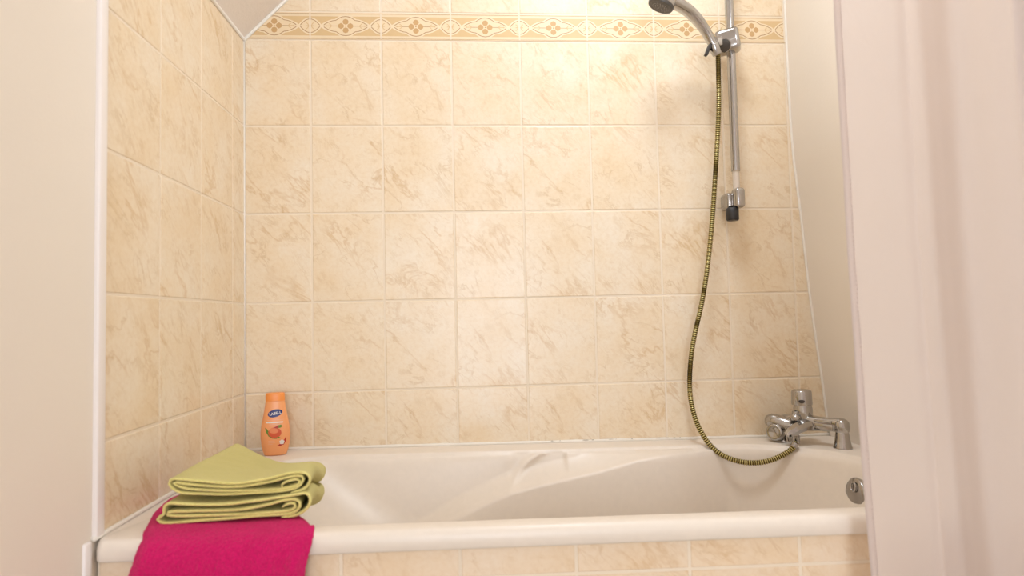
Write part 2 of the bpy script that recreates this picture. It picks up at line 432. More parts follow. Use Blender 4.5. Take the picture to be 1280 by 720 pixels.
for k in range(-1, 8):
    for half, cu, sc in ((halfA, 0.5, 1.0), (halfB, 0.0, 1.0)):
        o = sym(half, k, cu, 0, 0.93 if cu else 0.9); flat(o, 5 if cu else 5.5, 0)
        nq = len(o)//2; lay6 = 6 if cu else 6.5; ribbon(o[1:nq], 0.0021, lay6, 2); ribbon(o[nq+1:], 0.0021, lay6, 2)
    # four-petalled flower
    for du, dv in ((0, 0.19), (0, -0.19), (0.066, 0), (-0.066, 0)):
        cu, cv = 0.5+du, 0.5+dv
        if du: pts = [uz(cu+a*0.044, cv+b*0.14, k) for a, b in ((-1, 0), (-.75, .55), (0, 1), (.75, .55), (1, 0), (.75, -.55), (0, -1), (-.75, -.55))]
        else: pts = [uz(cu+a*0.044, cv+b*0.13, k) for a, b in ((-1, 0), (-.7, .7), (0, 1), (.7, .7), (1, 0), (.7, -.7), (0, -1), (-.7, -.7))]
        flat(pts, 6, 5)
    flat([uz(0.5+0.009*math.cos(a), 0.5+0.028*math.sin(a), k) for a in [PI/4*i for i in range(8)]], 7, 2)
    for s in (-1, 1):
        ribbon([uz(0.5+s*0.11, 0.5, k), uz(0.5+s*0.25, 0.5, k)], 0.0016, 6, 2)
        for w in (-1, 0, 1):
            ribbon([uz(0.5+s*0.195, 0.5, k), uz(0.5+s*0.22, 0.5+w*0.085, k), uz(0.5+s*(0.235+(0.035 if w == 0 else 0)), 0.5+w*0.10, k)], 0.0022, 7, 1)
        flat([uz(0.5+s*0.272+0.012*math.cos(a), 0.5+0.035*math.sin(a), k) for a in [PI/3*i for i in range(6)]], 7, 1)
        for w in (-1, 0, 1):
            ribbon([uz(s*0.018, 0.5, k), uz(s*0.035, 0.5+w*0.10, k), uz(s*0.055, 0.5+w*0.14, k)], 0.0024, 7, 1)
    flat([uz(-0.011, -0.06, k), uz(0.011, -0.06, k), uz(0.011, 1.06, k), uz(-0.011, 1.06, k)], 8, 4)
geom = bm.verts[:]+bm.edges[:]+bm.faces[:]
bmesh.ops.bisect_plane(bm, geom=geom, plane_co=(wallx(ZO)+0.004, 0, 0), plane_no=(1, 0, 0), clear_outer=True)
struct('trim_4', bm, ['border_cream', 'ochre', 'border_line', 'border_light', 'grout', 'petal'], smooth=False, fix=False)

# ------------------------------------------------------------------ bathtub
YB, YF = -0.002, -0.722
tub = empty('bathtub', (0.83, -0.36, 0.0), 'white acrylic bathtub with moulded armrest built along the tiled wall', 'bathtub')
def ring(xl, xr, yf, ybf, rl, rr, zf, ns=300, nc=18, ne=60):
    pts = []
    def arc(cx, cy, r, a0, a1, n):
        for k in range(n): a = a0+(a1-a0)*k/n; pts.append((cx+r*math.cos(a), cy+r*math.sin(a)))
    yb = ybf(0.8)
    for k in range(ns): t = k/ns; pts.append((xl+rl+(xr-rr-xl-rl)*t, yf))          # front, left to right
    arc(xr-rr, yf+rr, rr, -PI/2, 0, nc)
    for k in range(ne): t = k/ne; pts.append((xr, yf+rr+(yb-yf-2*rr)*t))
    arc(xr-rr, yb-rr, rr, 0, PI/2, nc)
    for k in range(ns): t = k/ns; pts.append((xr-rr-(xr-rr-xl-rl)*t, yb))
    arc(xl+rl, yb-rl, rl, PI/2, PI, nc)
    for k in range(ne): t = k/ne; pts.append((xl, yb-rl-(yb-yf-2*rl)*t))
    arc(xl+rl, yf+rl, rl, PI, 1.5*PI, nc)
    return pts
LEDGE = [(0.30, 0.30), (0.42, 0.225), (0.50, 0.185), (0.60, 0.135), (0.715, 0.092), (0.842, 0.066), (0.94, 0.048), (1.05, 0.022), (1.15, 0.004), (1.22, -0.01), (1.32, -0.05), (1.6, -0.06)]
GR = [at(px, py, 1, -0.125) for px, py in ((632, 618), (640, 604), (650, 590), (662, 578), (675, 569), (688, 564))]
def back_disp(x, dep):
    """how far the back wall of the basin stands out towards the middle, at depth dep under the rim"""
    L = interp(x, LEDGE); h = 0.040
    f = min(1, max(0, (dep-(L-h))/h)); f = f**1.4; f = min(f, 1-0.0)
    f = 0.85*f+0.15*sstep(L-0.012, L+0.006, dep)
    w = 0.062*sstep(0.30, 0.50, x)*(1-sstep(1.12, 1.34, x))
    d = w*f + 0.35*dep*(1-sstep(0.30, 0.85, x))
    # moulded grip above the armrest
    z = rimz(x)-dep
    if 0.66 < x < 0.92:
        md = 1e9
        for a, b in zip(GR, GR[1:]):
            ax, az, bx, bz = a.x, a.z, b.x, b.z
            t = max(0, min(1, ((x-ax)*(bx-ax)+(z-az)*(bz-az))/((bx-ax)**2+(bz-az)**2)))
            md = min(md, math.hypot(x-ax-(bx-ax)*t, z-az-(bz-az)*t))
        d += 0.011*math.exp(-(md/0.009)**2)*(1-sstep(0.85, 0.87, x))*(1-f)
        # hollow between the ridge and the step at its right
        inside = sstep(0.70, 0.75, x)*(1-sstep(0.862, 0.874, x))
        d -= 0.004*inside*(1-f)
    if x > 0.86: d += 0.006*sstep(0.866, 0.878, x)*(1-sstep(0.93, 1.1, x))*(1-f)*(1-sstep(0.02, 0.10, dep)*0.0)*(1 if dep > 0.008 else dep/0.008)
    return d
bm = bmesh.new(); rings = []
def addring(pts, zf, disp=None):
    r = []
    for (x, y) in pts:
        if disp is not None and y > -0.30:
            k = sstep(-0.30, -0.2, y); y -= disp(x)*k
        r.append(bm.verts.new((x, y, rimz(x)+zf(x, y))))
    rings.append(r)
c = lambda v: (lambda x: v)
addring(ring(0.02, 1.655, YF+0.03, c(YB-0.015), 0.01, 0.01, None), lambda x, y: -0.034)
for ins, dz in ((0.003, -0.035), (0.0, -0.032), (0.0, -0.016), (0.002, -0.008), (0.006, -0.0025), (0.012, 0.0)):
    k = ins
    addring(ring(0.004+k*0.2, 1.6665, YF+k, c(YB-k*0.1), 0.015, 0.015, None), lambda x, y, dz=dz: dz)
XL, XR, IB, IF = 0.080, 1.578, -0.092, -0.672
for ins, dz in ((-0.012, 0.0), (-0.006, -0.0008), (-0.002, -0.003), (0.0, -0.007)):
    addring(ring(XL+ins, XR-ins, IF+ins, c(IB-ins), 0.20-ins, 0.24-ins, None), lambda x, y, dz=dz: dz)
D = 0.40; n = 170
for i in range(1, n+1):
    t = i/n; dep = 0.007+D*t
    e = 0.02*math.sqrt(max(0, 1-(1-min(1, t/0.05))**2))*0.4
    fl = 0.0 if t < 0.75 else 0.09*(1-math.sqrt(max(0, 1-((t-0.75)/0.25)**2)))
    addring(ring(XL+e+0.50*t**1.15+fl, XR-e-0.16*t-fl, IF+e+0.07*t+fl, c(IB-e-0.035*t-fl), 0.20+0.10*t-fl, 0.24-0.10*t, None),
            lambda x, y, dep=dep: -dep, disp=(lambda x, dep=dep: back_disp(x, dep)))
for a, b in zip(rings, rings[1:]):
    N = len(a)
    for k in range(N): bm.faces.new((a[k], a[(k+1) % N], b[(k+1) % N], b[k]))
bm.faces.new(rings[-1])
obj('tub_shell', bm, 'acrylic', tub, auto=60)
# overflow cover on the right end
pc = V((1.546, -0.322, rimz(1.56)-0.080)); dn = V((-1, -0.0, 0.10)).normalized()
bm = bmesh.new(); lathe(bm, pc+V((0.012, 0, 0)), dn, [(0, 0.034), (0.014, 0.038), (0.018, 0.0375), (0.0215, 0.034), (0.023, 0.022), (0.0235, 0.0)], 40)
ov = obj('overflow_cover', bm, 'chrome_dark', tub, auto=50); ov['label'] = 'round chrome overflow cover'
bm = bmesh.new(); a, b = frame(dn); cc = pc+dn*0.015+b*0.018+a*0.004
loft(bm, [cc+a*(0.009*math.cos(t))+b*(0.011*math.sin(t)) for t in [2*PI*k/24 for k in range(25)]], 0.0022, 8, cap=False)
obj('plug_chain_ring', bm, 'chrome', ov)

# tiled panel under the rim
bm = bmesh.new(); bm.loops.layers.uv.new('UVMap')
YP = -0.706
pcols = cuts(0.003, 1.65, 0.196, 0.2)
class _: pass
prow = ZO-1.243
uu = V((1, 0, -0.010)); vv = V((0, 0, 1))
prr = []
for (a, b) in zip(pcols, pcols[1:]):
    prr += [(a, b, prow+0.0, rimz(0)-0.026), (a, b, prow-0.25, prow), (a, b, 0.03, prow-0.25)]
tiles(bm, prr, (0, YP, 0), uu, vv, (0, -1, 0), 5)
add_box(bm, (0.003, YP+0.0012, 0.0), (1.648, YP+0.03, rimz(1.7)-0.022), 1)
bp = obj('front_panel', bm, ['marble_pink', 'grout'], tub, auto=8, fix=False)
bp['label'] = 'cream marbled tile panel below the rim'

# ------------------------------------------------------------------ bath mixer tap
MT = V((1.549, -0.118, rimz(1.549))); e1 = V((0.627, -0.779, 0)).normalized(); e2 = V((-0.779, -0.627, 0)).normalized(); ez = V((0, 0, 1))
def T(s, h, o=0.0): return MT + e1*s + e2*o + ez*h
mix = empty('bath_mixer_tap', MT, 'chrome bath and shower mixer tap on the right end of the bath rim', 'tap')
RX = Matrix((( e1.x, e2.x, 0, MT.x), (e1.y, e2.y, 0, MT.y), (0, 0, 1, MT.z), (0, 0, 0, 1)))
bm = bmesh.new()
loft(bm, [T(-0.078, 0.055), T(-0.06, 0.057), T(-0.035, 0.058), T(0.0, 0.058), T(0.025, 0.058), T(0.05, 0.0585), T(0.078, 0.060)],
     [(0.013, 0.018), (0.017, 0.020), (0.021, 0.022), (0.020, 0.021), (0.015, 0.0185), (0.014, 0.0175), (0.015, 0.0175)], 28, power=3.2)
add_box(bm, (0.012, 0.012, 0.063), (0.060, 0.0165, 0.071), 0, 0.002, 2, RX)
add_box(bm, (0.012, 0.012, 0.044), (0.062, 0.0165, 0.0615), 0, 0.002, 2, RX)
# rounded shoulders over the legs
for s, r in ((0.080, 0.0195),): lathe(bm, T(s, 0.040), ez, [(0, 0.014), (0.004, 0.018), (0.014, r), (0.026, r-0.001), (0.033, 0.014), (0.037, 0.007), (0.038, 0)], 28)
# left lobe swelling away from the body
loft(bm, [T(-0.040, 0.046, 0.01), T(-0.062, 0.048, 0.012), T(-0.085, 0.052, 0.014), T(-0.105, 0.056, 0.016), T(-0.117, 0.057, 0.017), T(-0.121, 0.0575, 0.017)],
     [0.016, 0.0215, 0.0225, 0.020, 0.013, 0.003], 24)
obj('tap_body', bm, 'chrome', mix, auto=40)
for s in (-0.078, 0.080):
    bm = bmesh.new(); lathe(bm, T(s, -0.0005), ez, [(0, 0.0235), (0.003, 0.0238), (0.006, 0.022), (0.025, 0.0185), (0.045, 0.0155), (0.05, 0.014)], 32)
    obj('tap_leg', bm, 'chrome', mix, auto=50)
# upright cartridge with its cap and maker's mark
bm = bmesh.new(); lathe(bm, T(-0.020, 0.06), ez, [(0, 0.023), (0.012, 0.0235), (0.022, 0.0245), (0.036, 0.0245), (0.040, 0.0235), (0.0425, 0.0225), (0.045, 0.0225)], 36)
obj('cartridge_housing', bm, 'chrome', mix, auto=40)
bm = bmesh.new(); lathe(bm, T(-0.022, 0.105), ez, [(0, 0.0235), (0.001, 0.0265), (0.004, 0.027), (0.034, 0.0262), (0.039, 0.025), (0.042, 0.021), (0.043, 0.0)], 40)
ch = obj('control_cap', bm, 'chrome', mix, auto=40)
camd = (V((cam_p.x, cam_p.y, 0))-V((MT.x, MT.y, 0))).normalized(); side = ez.cross(camd).normalized()
pc = T(-0.022, 0.118)+camd*0.0255
bm = bmesh.new()
# raised shield on the front of the cap and the dark oval mark on it
vs = []
for r_, o_ in ((1.0, 0.0), (0.92, 0.0028)):
    vs.append([bm.verts.new(pc+side*(0.017*r_*math.copysign(abs(math.cos(a))**0.6, math.cos(a)))+ez*(0.0135*r_*math.copysign(abs(math.sin(a))**0.7, math.sin(a))+0.004)+camd*(o_-0.0035+(-0.004 if abs(math.cos(a)) > .7 else 0))) for a in [2*PI*k/28 for k in range(28)]])
for k in range(28): bm.faces.new((vs[0][k], vs[0][(k+1) % 28], vs[1][(k+1) % 28], vs[1][k]))
bm.faces.new(vs[1]); obj('cap_shield', bm, 'chrome', ch, auto=30)
bm = bmesh.new(); lathe(bm, pc+ez*-0.001+camd*-0.002, camd, [(0, 0.0078), (0.0035, 0.0078), (0.0042, 0.006), (0.0043, 0)], 24)
for v in bm.verts: q = v.co-pc; v.co = pc + side*q.dot(side) + camd*q.dot(camd) + ez*(q.z*0.62)
obj('oval_badge', bm, 'black', ch)['label'] = 'dark oval badge'
# diverter in front
bm = bmesh.new(); lathe(bm, T(-0.030, 0.052, 0.026), ez, [(0, 0.0125), (0.004, 0.0135), (0.005, 0.0105), (0.013, 0.0105)], 28, 1)
lathe(bm, T(-0.030, 0.066, 0.026), ez, [(0, 0.0135), (0.002, 0.0145), (0.010, 0.0145), (0.013, 0.013), (0.016, 0.0085), (0.020, 0.009), (0.024, 0.0085), (0.0265, 0.004), (0.027, 0)], 28, 0)
dv = obj('diverter_knob', bm, ['chrome', 'black'], mix, auto=40)
# spout: faceted tongue reaching over the bath
bm = bmesh.new()
loft(bm, [T(-0.005, 0.056, 0.005), T(-0.012, 0.053, 0.025), T(-0.022, 0.046, 0.045), T(-0.032, 0.037, 0.062), T(-0.037, 0.031, 0.070), T(-0.038, 0.030, 0.0715)],
     [(0.024, 0.017), (0.022, 0.0165), (0.0185, 0.015), (0.015, 0.0135), (0.010, 0.009), (0.004, 0.004)], 8, power=2.0)
obj('spout', bm, 'chrome', mix, auto=20)
bm = bmesh.new(); lathe(bm, T(-0.022, 0.040, 0.048), -ez, [(0, 0.0085), (0.012, 0.0085), (0.0125, 0.0105), (0.030, 0.0100), (0.034, 0.0085)], 12)
obj('hose_outlet', bm, 'chrome_dark', mix, auto=30)
# flow knob low at the left
kd = (e2*0.85+camd*0.75-e1*0.25+ez*0.12).normalized(); kp = T(-0.084, 0.026, 0.012)
bm = bmesh.new(); lathe(bm, kp, kd, [(0, 0.012), (0.010, 0.014), (0.012, 0.0225), (0.018, 0.0245), (0.030, 0.0240), (0.034, 0.0215), (0.0355, 0.018), (0.033, 0.012), (0.0315, 0.0)], 36)
obj('flow_knob', bm, 'chrome', mix, auto=50)

# ------------------------------------------------------------------ shower rail
RXB, RY = 1.3915, -0.060
zlow = at(921, 233, 1, RY).z
rail = empty('shower_rail', (RXB, 0, at(915, 270, 1, RY).z), 'chrome shower riser rail screwed to the tiles right of centre', 'shower rail')
bm = bmesh.new(); loft(bm, [(RXB, RY, at(918, 214, 1, RY).z), (RXB, RY, ZO+0.42)], 0.0122, 28); obj('rail_tube', bm, 'chrome', rail, auto=50)
bm = bmesh.new(); loft(bm, [(RXB, RY, zlow-0.02), (RXB, RY, at(918, 214, 1, RY).z+0.001)], 0.0098, 24); obj('clear_sleeve', bm, 'sleeve', rail, auto=50)['label'] = 'pale sleeve at the foot of the rail'
zb = at(916, 248, 1, RY).z
bm = bmesh.new(); add_box(bm, (RXB-0.026, -0.052, zb-0.028), (RXB-0.001, -0.001, zb+0.020), 0, 0.010, 4)
add_box(bm, (RXB-0.012, RY-0.022, zb-0.029), (RXB+0.018, RY+0.016, zb+0.029), 0, 0.011, 5)
br = obj('lower_bracket', bm, 'chrome', rail, auto=60)
bm = bmesh.new(); lathe(bm, (RXB-0.012, RY+0.006, zb-0.026), -ez, [(0, 0.014), (0.003, 0.0175), (0.034, 0.0175), (0.037, 0.0155), (0.0375, 0.0)], 28)
obj('end_plug', bm, 'black', rail, auto=50)['label'] = 'black rubber end plug'
bm = bmesh.new(); add_box(bm, (RXB-0.018, RY-0.020, ZO+0.37), (RXB+0.018, -0.001, ZO+0.43), 0, 0.010, 4); obj('upper_bracket', bm, 'chrome', rail, auto=60)
# slider
sc = at(909.5, 52.5, 1, -0.068); 
RS = Matrix.Translation(sc) @ Matrix.Rotation(math.radians(-24), 4, 'Z') @ Matrix.Rotation(math.radians(-7), 4, 'Y')
bm = bmesh.new(); add_box(bm, (-0.033, -0.028, -0.032), (0.033, 0.026, 0.032), 0, 0.012, 5, RS)
sl = obj('slider', bm, 'chrome', rail, auto=60)
bm = bmesh.new(); kd2 = (V((-0.42, -0.62, -0.60))).normalized(); kp2 = at(905, 57, 1, -0.098)
lathe(bm, kp2-kd2*0.014, kd2, [(0, 0.014), (0.010, 0.0185), (0.014, 0.0195), (0.0142, 0.018)], 30, 0)
lathe(bm, kp2, kd2, [(0, 0.018), (0.0015, 0.0178), (0.0035, 0.014), (0.004, 0.0)], 30, 1)
obj('slider_knob', bm, ['chrome', 'grey_plastic'], sl, auto=40)

# ------------------------------------------------------------------ handset
yh = [(-0.110), (-0.114), (-0.120), (-0.130), (-0.142), (-0.155), (-0.166), (-0.172)]
hp = [(892, 58), (886.5, 47), (880, 36), (871, 24), (861, 14), (851, 7.5), (842, 3), (833, -1)]
pts = spline([at(px, py, 1, y) for (px, py), y in zip(hp, yh)], 30)
hb = pts[0]
hs = empty('shower_handset', hb, 'chrome hand shower with curved handle resting in the rail slider', 'shower head')
bm = bmesh.new(); rr = [(interp(i/29, [(0, 0.0115), (0.15, 0.0135), (0.5, 0.0180), (0.85, 0.0200), (1, 0.019)])*1.05, interp(i/29, [(0, 0.0115), (0.5, 0.0145), (1, 0.016)])) for i in range(30)]
loft(bm, pts, rr, 24); obj('handle', bm, 'chrome', hs, auto=60)
d0 = (pts[0]-pts[2]).normalized()
bm = bmesh.new(); lathe(bm, pts[0]-d0*0.006, d0, [(0, 0.0150), (0.004, 0.0165), (0.030, 0.0130), (0.032, 0.012)], 20, 0)
add_box(bm, (-0.004, -0.004, -0.019), (0.004, 0.012, 0.014), 1, 0.001, 2, Matrix.Translation(at(886, 61, 1, -0.120)) @ Matrix.Rotation(math.radians(24), 4, 'Y'))
add_box(bm, (-0.012, -0.012, -0.012), (0.016, 0.02, 0.012), 0, 0.004, 3, Matrix.Translation(at(895, 53, 1, -0.10)))
obj('holder_cone', bm, ['chrome', 'black'], sl, auto=40)
nh = V((-0.40, 0.10, -0.91)).normalized(); fc = at(826, 7, 1, -0.185)
bm = bmesh.new(); lathe(bm, fc-nh*0.001, -nh, [(0, 0.0335), (0.001, 0.0345), (0.012, 0.0345), (0.030, 0.0325), (0.044, 0.026), (0.052, 0.014), (0.054, 0)], 40)
hd = obj('shower_head', bm, 'chrome', hs, auto=50)
bm = bmesh.new(); lathe(bm, fc, nh, [(-0.004, 0.0350), (0.000, 0.0352), (0.004, 0.0335), (0.005, 0.029), (0.004, 0.025), (0.0045, 0.0245), (0.005, 0.0)], 40, 0)
a, b = frame(nh)
for rad, n_ in ((0.006, 5), (0.013, 10), (0.020, 16)):
    for k in range(n_):
        t = 2*PI*k/n_; q = fc+nh*0.0048+a*(rad*math.cos(t))+b*(rad*math.sin(t))
        lathe(bm, q, nh, [(0, 0.0013), (0.0018, 0.0009), (0.0019, 0)], 8, 1)
obj('spray_face', bm, ['grey_plastic', 'chrome_dark'], hd, auto=40)['label'] = 'dark grey spray face'

# ------------------------------------------------------------------ hose
hpx = [(897.5, 67, -0.105), (898, 90, -0.098), (898.5, 130, -0.086), (897, 170, -0.076), (894, 220, -0.066), (891, 265, -0.060), (888, 300, -0.056), (883.5, 340, -0.054), (877, 380, -0.052),
       (869, 415, -0.052), (864, 445, -0.052), (862, 475, -0.055), (863.5, 500, -0.062), (869, 523, -0.074), (877, 541, -0.088), (889, 558, -0.104), (905, 570, -0.120), (925, 577, -0.134), (945, 578.5, -0.144), (963, 575.5, -0.150), (980, 568, -0.152), (990, 561, -0.151), (995.5, 553, -0.150)]
hp3 = [at(x, y, 1, d) for x, y, d in hpx]
NR = 1130
path = spline(hp3, NR)
hose = empty('shower_hose', path[-1], 'ribbed olive brass shower hose looping from handset down to the bath tap', 'hose')
LL = sum((path[i+1]-path[i]).length for i in range(NR-1)); pitch = 0.0058
rad, uvf = [], []
def tight(f):
    return max(math.exp(-((f-c_)/w_)**2) for c_, w_ in ((0.235, 0.016), (0.49, 0.006), (0.56, 0.008), (0.66, 0.022), (0.03, 0.03)))
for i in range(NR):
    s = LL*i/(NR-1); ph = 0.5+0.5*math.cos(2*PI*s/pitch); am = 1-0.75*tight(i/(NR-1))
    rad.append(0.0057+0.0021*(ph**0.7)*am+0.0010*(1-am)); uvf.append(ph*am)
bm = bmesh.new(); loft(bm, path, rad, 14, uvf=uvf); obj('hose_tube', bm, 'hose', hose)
bm = bmesh.new(); d1 = (path[0]-path[12]).normalized(); loft(bm, [path[6], path[0]+d1*0.012], 0.0088, 16); obj('hose_nut', bm, 'hose', hose, auto=40) if False else bm.free()
bm = bmesh.new(); bm.loops.layers.uv.new('UVMap'); d1 = (path[-1]-path[-12]).normalized()
loft(bm, [path[-14], path[-4]], [0.0092, 0.0096], 16); obj('hose_collar', bm, 'chrome_dark', hose, auto=40)

# ------------------------------------------------------------------ bottle
BC = V((0.101, -0.064, rimz(0.1))); turn = math.radians(10)
bot = empty('shower_gel_bottle', BC, 'orange peach shower gel bottle standing on the rear left bath rim', 'bottle')
bu = V((math.cos(turn), math.sin(turn), 0)); bn = V((math.sin(turn), -math.cos(turn), 0))
BP = [(0.0, 0.022), (0.001, 0.0265), (0.004, 0.029), (0.015, 0.0325), (0.030, 0.0355), (0.048, 0.0372), (0.062, 0.0372), (0.080, 0.0350), (0.100, 0.0312), (0.120, 0.0275), (0.138, 0.0248), (0.1425, 0.0242)]
def bw(z): return interp(z, BP)
def bd(z): return bw(z)*0.56
def se(a, b, t, p=2.5):
    c_, s_ = math.cos(t), math.sin(t); return math.copysign(abs(c_)**(2/p), c_)*a, math.copysign(abs(s_)**(2/p), s_)*b
def bottle_shell(prof, z0=0):
    bm = bmesh.new(); rs = []
    for z, a, b in prof:
        r = []
        for k in range(48): x, y = se(a, b, 2*PI*k/48); r.append(bm.verts.new(BC+bu*x+bn*y+ez*z))
        rs.append(r)
    for p, q in zip(rs, rs[1:]):
        for k in range(48): bm.faces.new((p[k], p[(k+1) % 48], q[(k+1) % 48], q[k]))
    bm.faces.new(rs[0]); bm.faces.new(rs[-1]); return bm
zl = sorted(set([p[0] for p in BP]+[0.1425*i/40 for i in range(41)]))
body = obj('bottle_body', bottle_shell([(z, bw(z), bd(z)) for z in zl]), 'bottle', bot, auto=60)
obj('bottle_cap', bottle_shell([(0.1425, 0.0238, 0.0140), (0.1430, 0.0246, 0.0150), (0.150, 0.0244, 0.0150), (0.161, 0.0240, 0.0150), (0.1635, 0.0228, 0.0140), (0.1642, 0.019, 0.011)]), 'cap', bot, auto=40)['label'] = 'darker orange flip cap'
def onb(x, z, lift):
    """point on the front of the bottle at (x, z)"""
    a, b = bw(z), bd(z); t = min(0.97, abs(x)/a); y = b*(1-t**2.5)**(1/2.5)
    return BC+bu*x+bn*(y+lift)+ez*z
def decal(bm, pts, lift, mat):
    cx = sum(p[0] for p in pts)/len(pts); cz = sum(p[1] for p in pts)/len(pts)
    prev = [bm.verts.new(onb(x, z, lift)) for x, z in pts]
    for s in (0.66, 0.33):
        r = [bm.verts.new(onb(cx+(x-cx)*s, cz+(z-cz)*s, lift)) for x, z in pts]
        for k in range(len(pts)):
            f = bm.faces.new((prev[k], prev[(k+1) % len(pts)], r[(k+1) % len(pts)], r[k])); f.material_index = mat
        prev = r
    f = bm.faces.new(prev); f.material_index = mat
def ell(cx, cz, a, b, rot=0.0, n=28, p=2.0):
    o = []
    for k in range(n):
        x, z = se(a, b, 2*PI*k/n, p); o.append((cx+x*math.cos(rot)-z*math.sin(rot), cz+x*math.sin(rot)+z*math.cos(rot)))
    return o
bm = bmesh.new()
decal(bm, ell(0.001, 0.1115, 0.0185, 0.0098, 0.22), 0.0004, 0)
obj('brand_oval', bm, ['navy'], body)['label'] = 'navy oval logo'
def text_mesh(txt, size, cx, cz, lift, name, mat, par, rot=0.0):
    cu = bpy.data.curves.new('t', 'FONT'); cu.body = txt; cu.size = size; cu.align_x = 'CENTER'; cu.align_y = 'CENTER'; cu.offset = size*0.02
    o = bpy.data.objects.new('t', cu); C.objects.link(o); dg = bpy.context.evaluated_depsgraph_get(); dg.update()
    me = bpy.data.meshes.new_from_object(o.evaluated_get(dg)); bm = bmesh.new(); bm.from_mesh(me)
    bpy.data.objects.remove(o); bpy.data.curves.remove(cu); bpy.data.meshes.remove(me)
    for v in bm.verts:
        x, z = v.co.x, v.co.y
        v.co = onb(cx+x*math.cos(rot)-z*math.sin(rot), cz+x*math.sin(rot)+z*math.cos(rot), lift)
    return obj(name, bm, mat, par, smooth=False, fix=False)
text_mesh('LABELL', 0.0095, 0.0015, 0.1110, 0.0008, 'brand_name', 'white_print', body, 0.14)
def strip(x0, x1, z, h, mat):
    bm = bmesh.new(); n = 10; decal(bm, [(x0+(x1-x0)*i/n, z+h/2) for i in range(n+1)]+[(x1-(x1-x0)*i/n, z-h/2) for i in range(n+1)], 0.0004, 0)
    obj('label_text_line', bm, mat, body, smooth=False, fix=False)
strip(-0.019, 0.022, 0.0945, 0.0016, 'pale_print'); strip(-0.021, 0.021, 0.0880, 0.0032, 'white_print'); strip(-0.014, 0.020, 0.0828, 0.0014, 'pale_print')
for z, x1 in ((0.0400, 0.000), (0.0355, 0.002), (0.0315, -0.004)): strip(-0.016, x1, z, 0.0012, 'pale_print')
bm = bmesh.new()
decal(bm, [(-0.024, 0.075), (-0.019, 0.072), (-0.013, 0.062), (-0.006, 0.053), (0.002, 0.048), (0.008, 0.0475), (0.004, 0.0455), (-0.006, 0.047), (-0.015, 0.053), (-0.021, 0.063)], 0.0004, 0)
decal(bm, [(0.002, 0.074), (0.008, 0.080), (0.016, 0.0815), (0.020, 0.077), (0.014, 0.0735), (0.009, 0.0735)], 0.0005, 0)
decal(bm, [(0.004, 0.049), (0.010, 0.051), (0.015, 0.047), (0.009, 0.0465)], 0.0006, 0)
decal(bm, [(-0.004, 0.0745), (0.004, 0.0735), (0.011, 0.076), (0.007, 0.0785)], 0.0009, 3)
decal(bm, ell(0.0005, 0.0615, 0.0165, 0.0135, -0.1), 0.0006, 1)
decal(bm, ell(-0.002, 0.0665, 0.0115, 0.0070, -0.1), 0.0009, 2)
obj('peach_picture', bm, ['green_print', 'peach_print', 'peach_light', 'red_print'], body, smooth=False, fix=False)
bm = bmesh.new()
decal(bm, [(0.006, 0.0275), (0.012, 0.0285), (0.020, 0.0315), (0.024, 0.0385), (0.0265, 0.0475), (0.0285, 0.0440), (0.0265, 0.0345), (0.022, 0.0285), (0.014, 0.0262)], 0.0004, 0)
for k in range(5):
    t = 2*PI*k/5+0.3; decal(bm, ell(0.0180+0.0034*math.cos(t), 0.0360+0.0034*math.sin(t), 0.0030, 0.0030, 0, 12), 0.0006, 1)
decal(bm, ell(0.018, 0.036, 0.0013, 0.0013, 0, 10), 0.0009, 0)
obj('flower_picture', bm, ['red_print', 'white_print'], body, smooth=False, fix=False)

# ------------------------------------------------------------------ towels
def zt(zx, zy): return at(190+zx/5.539, 540+zy/5.539, 1, -0.672)
def folded(name, pathpx, y0, y1, thick, label, ny=26, shape=None, back_extra=None):
    p2 = spline([zt(*q) for q in pathpx], 150)
    bm = bmesh.new(); n = len(p2); rows_ = []
    def section(j):
        t = j/ny; y = y0+(y1-y0)*t; out = []
        for i in range(n):
            a = p2[max(i-1, 0)]; b = p2[min(i+1, n-1)]; d = (b-a); d = V((d.x, 0, d.z)).normalized(); nn = V((-d.z, 0, d.x))
            out.append((p2[i].x, p2[i].z, nn, i))
        return y, t, out
    # front bevel: the first rings are narrower than the cloth is thick, so the hem is round
    js = [(-0.0015, 0.35), (-0.0005, 0.75), (0.0, 1.0)]
    layers = [(y0-0.0022, 0.0, 0.30), (y0-0.0012, 0.0, 0.72), (y0, 0.0, 0.98)]
    for j in range(1, ny+1): layers.append((y0+(y1-y0)*j/ny, j/ny, 1.0))
    layers.append((y1+0.0015, 1.0, 0.4))
    for (y, t, w) in layers:
        up, dn_ = [], []
        for i in range(n):
            a = p2[max(i-1, 0)]; b = p2[min(i+1, n-1)]; d = V((b.x-a.x, 0, b.z-a.z)).normalized(); nn = V((-d.z, 0, d.x))
            e = 1.0 if 2 < i < n-3 else (0.5 + 0.25*min(i, n-1-i))
            wob = 0.0012*MN.noise(V((i*0.09, y*14, thick*900)))
            for s, L in ((1, up), (-1, dn_)):
                q = V((p2[i].x, y, p2[i].z)) + nn*(thick/2*w*e*s+wob)
                L.append(shape(q, t) if shape else q)
        loop = [bm.verts.new(q) for q in up]+[bm.verts.new(q) for q in reversed(dn_)]
        rows_.append(loop)
    N = len(rows_[0])
    for li, (a, b) in enumerate(zip(rows_, rows_[1:])):
        for k in range(N):
            f = bm.faces.new((a[k], a[(k+1) % N], b[(k+1) % N], b[k])); f.material_index = 1 if li < 2 else 0
    for row in (rows_[0], rows_[-1]):
        for k in range(n-1):
            f = bm.faces.new((row[k], row[k+1], row[N-2-k], row[N-1-k])); f.material_index = 1 if row is rows_[0] else 0
    o = obj(name, bm, ['green_cloth', 'green_edge'], None, origin=(0.2, -0.5, zt(300, 600).z)); tag(o, label, 'towel', 'stacked green folded towels')
    return o
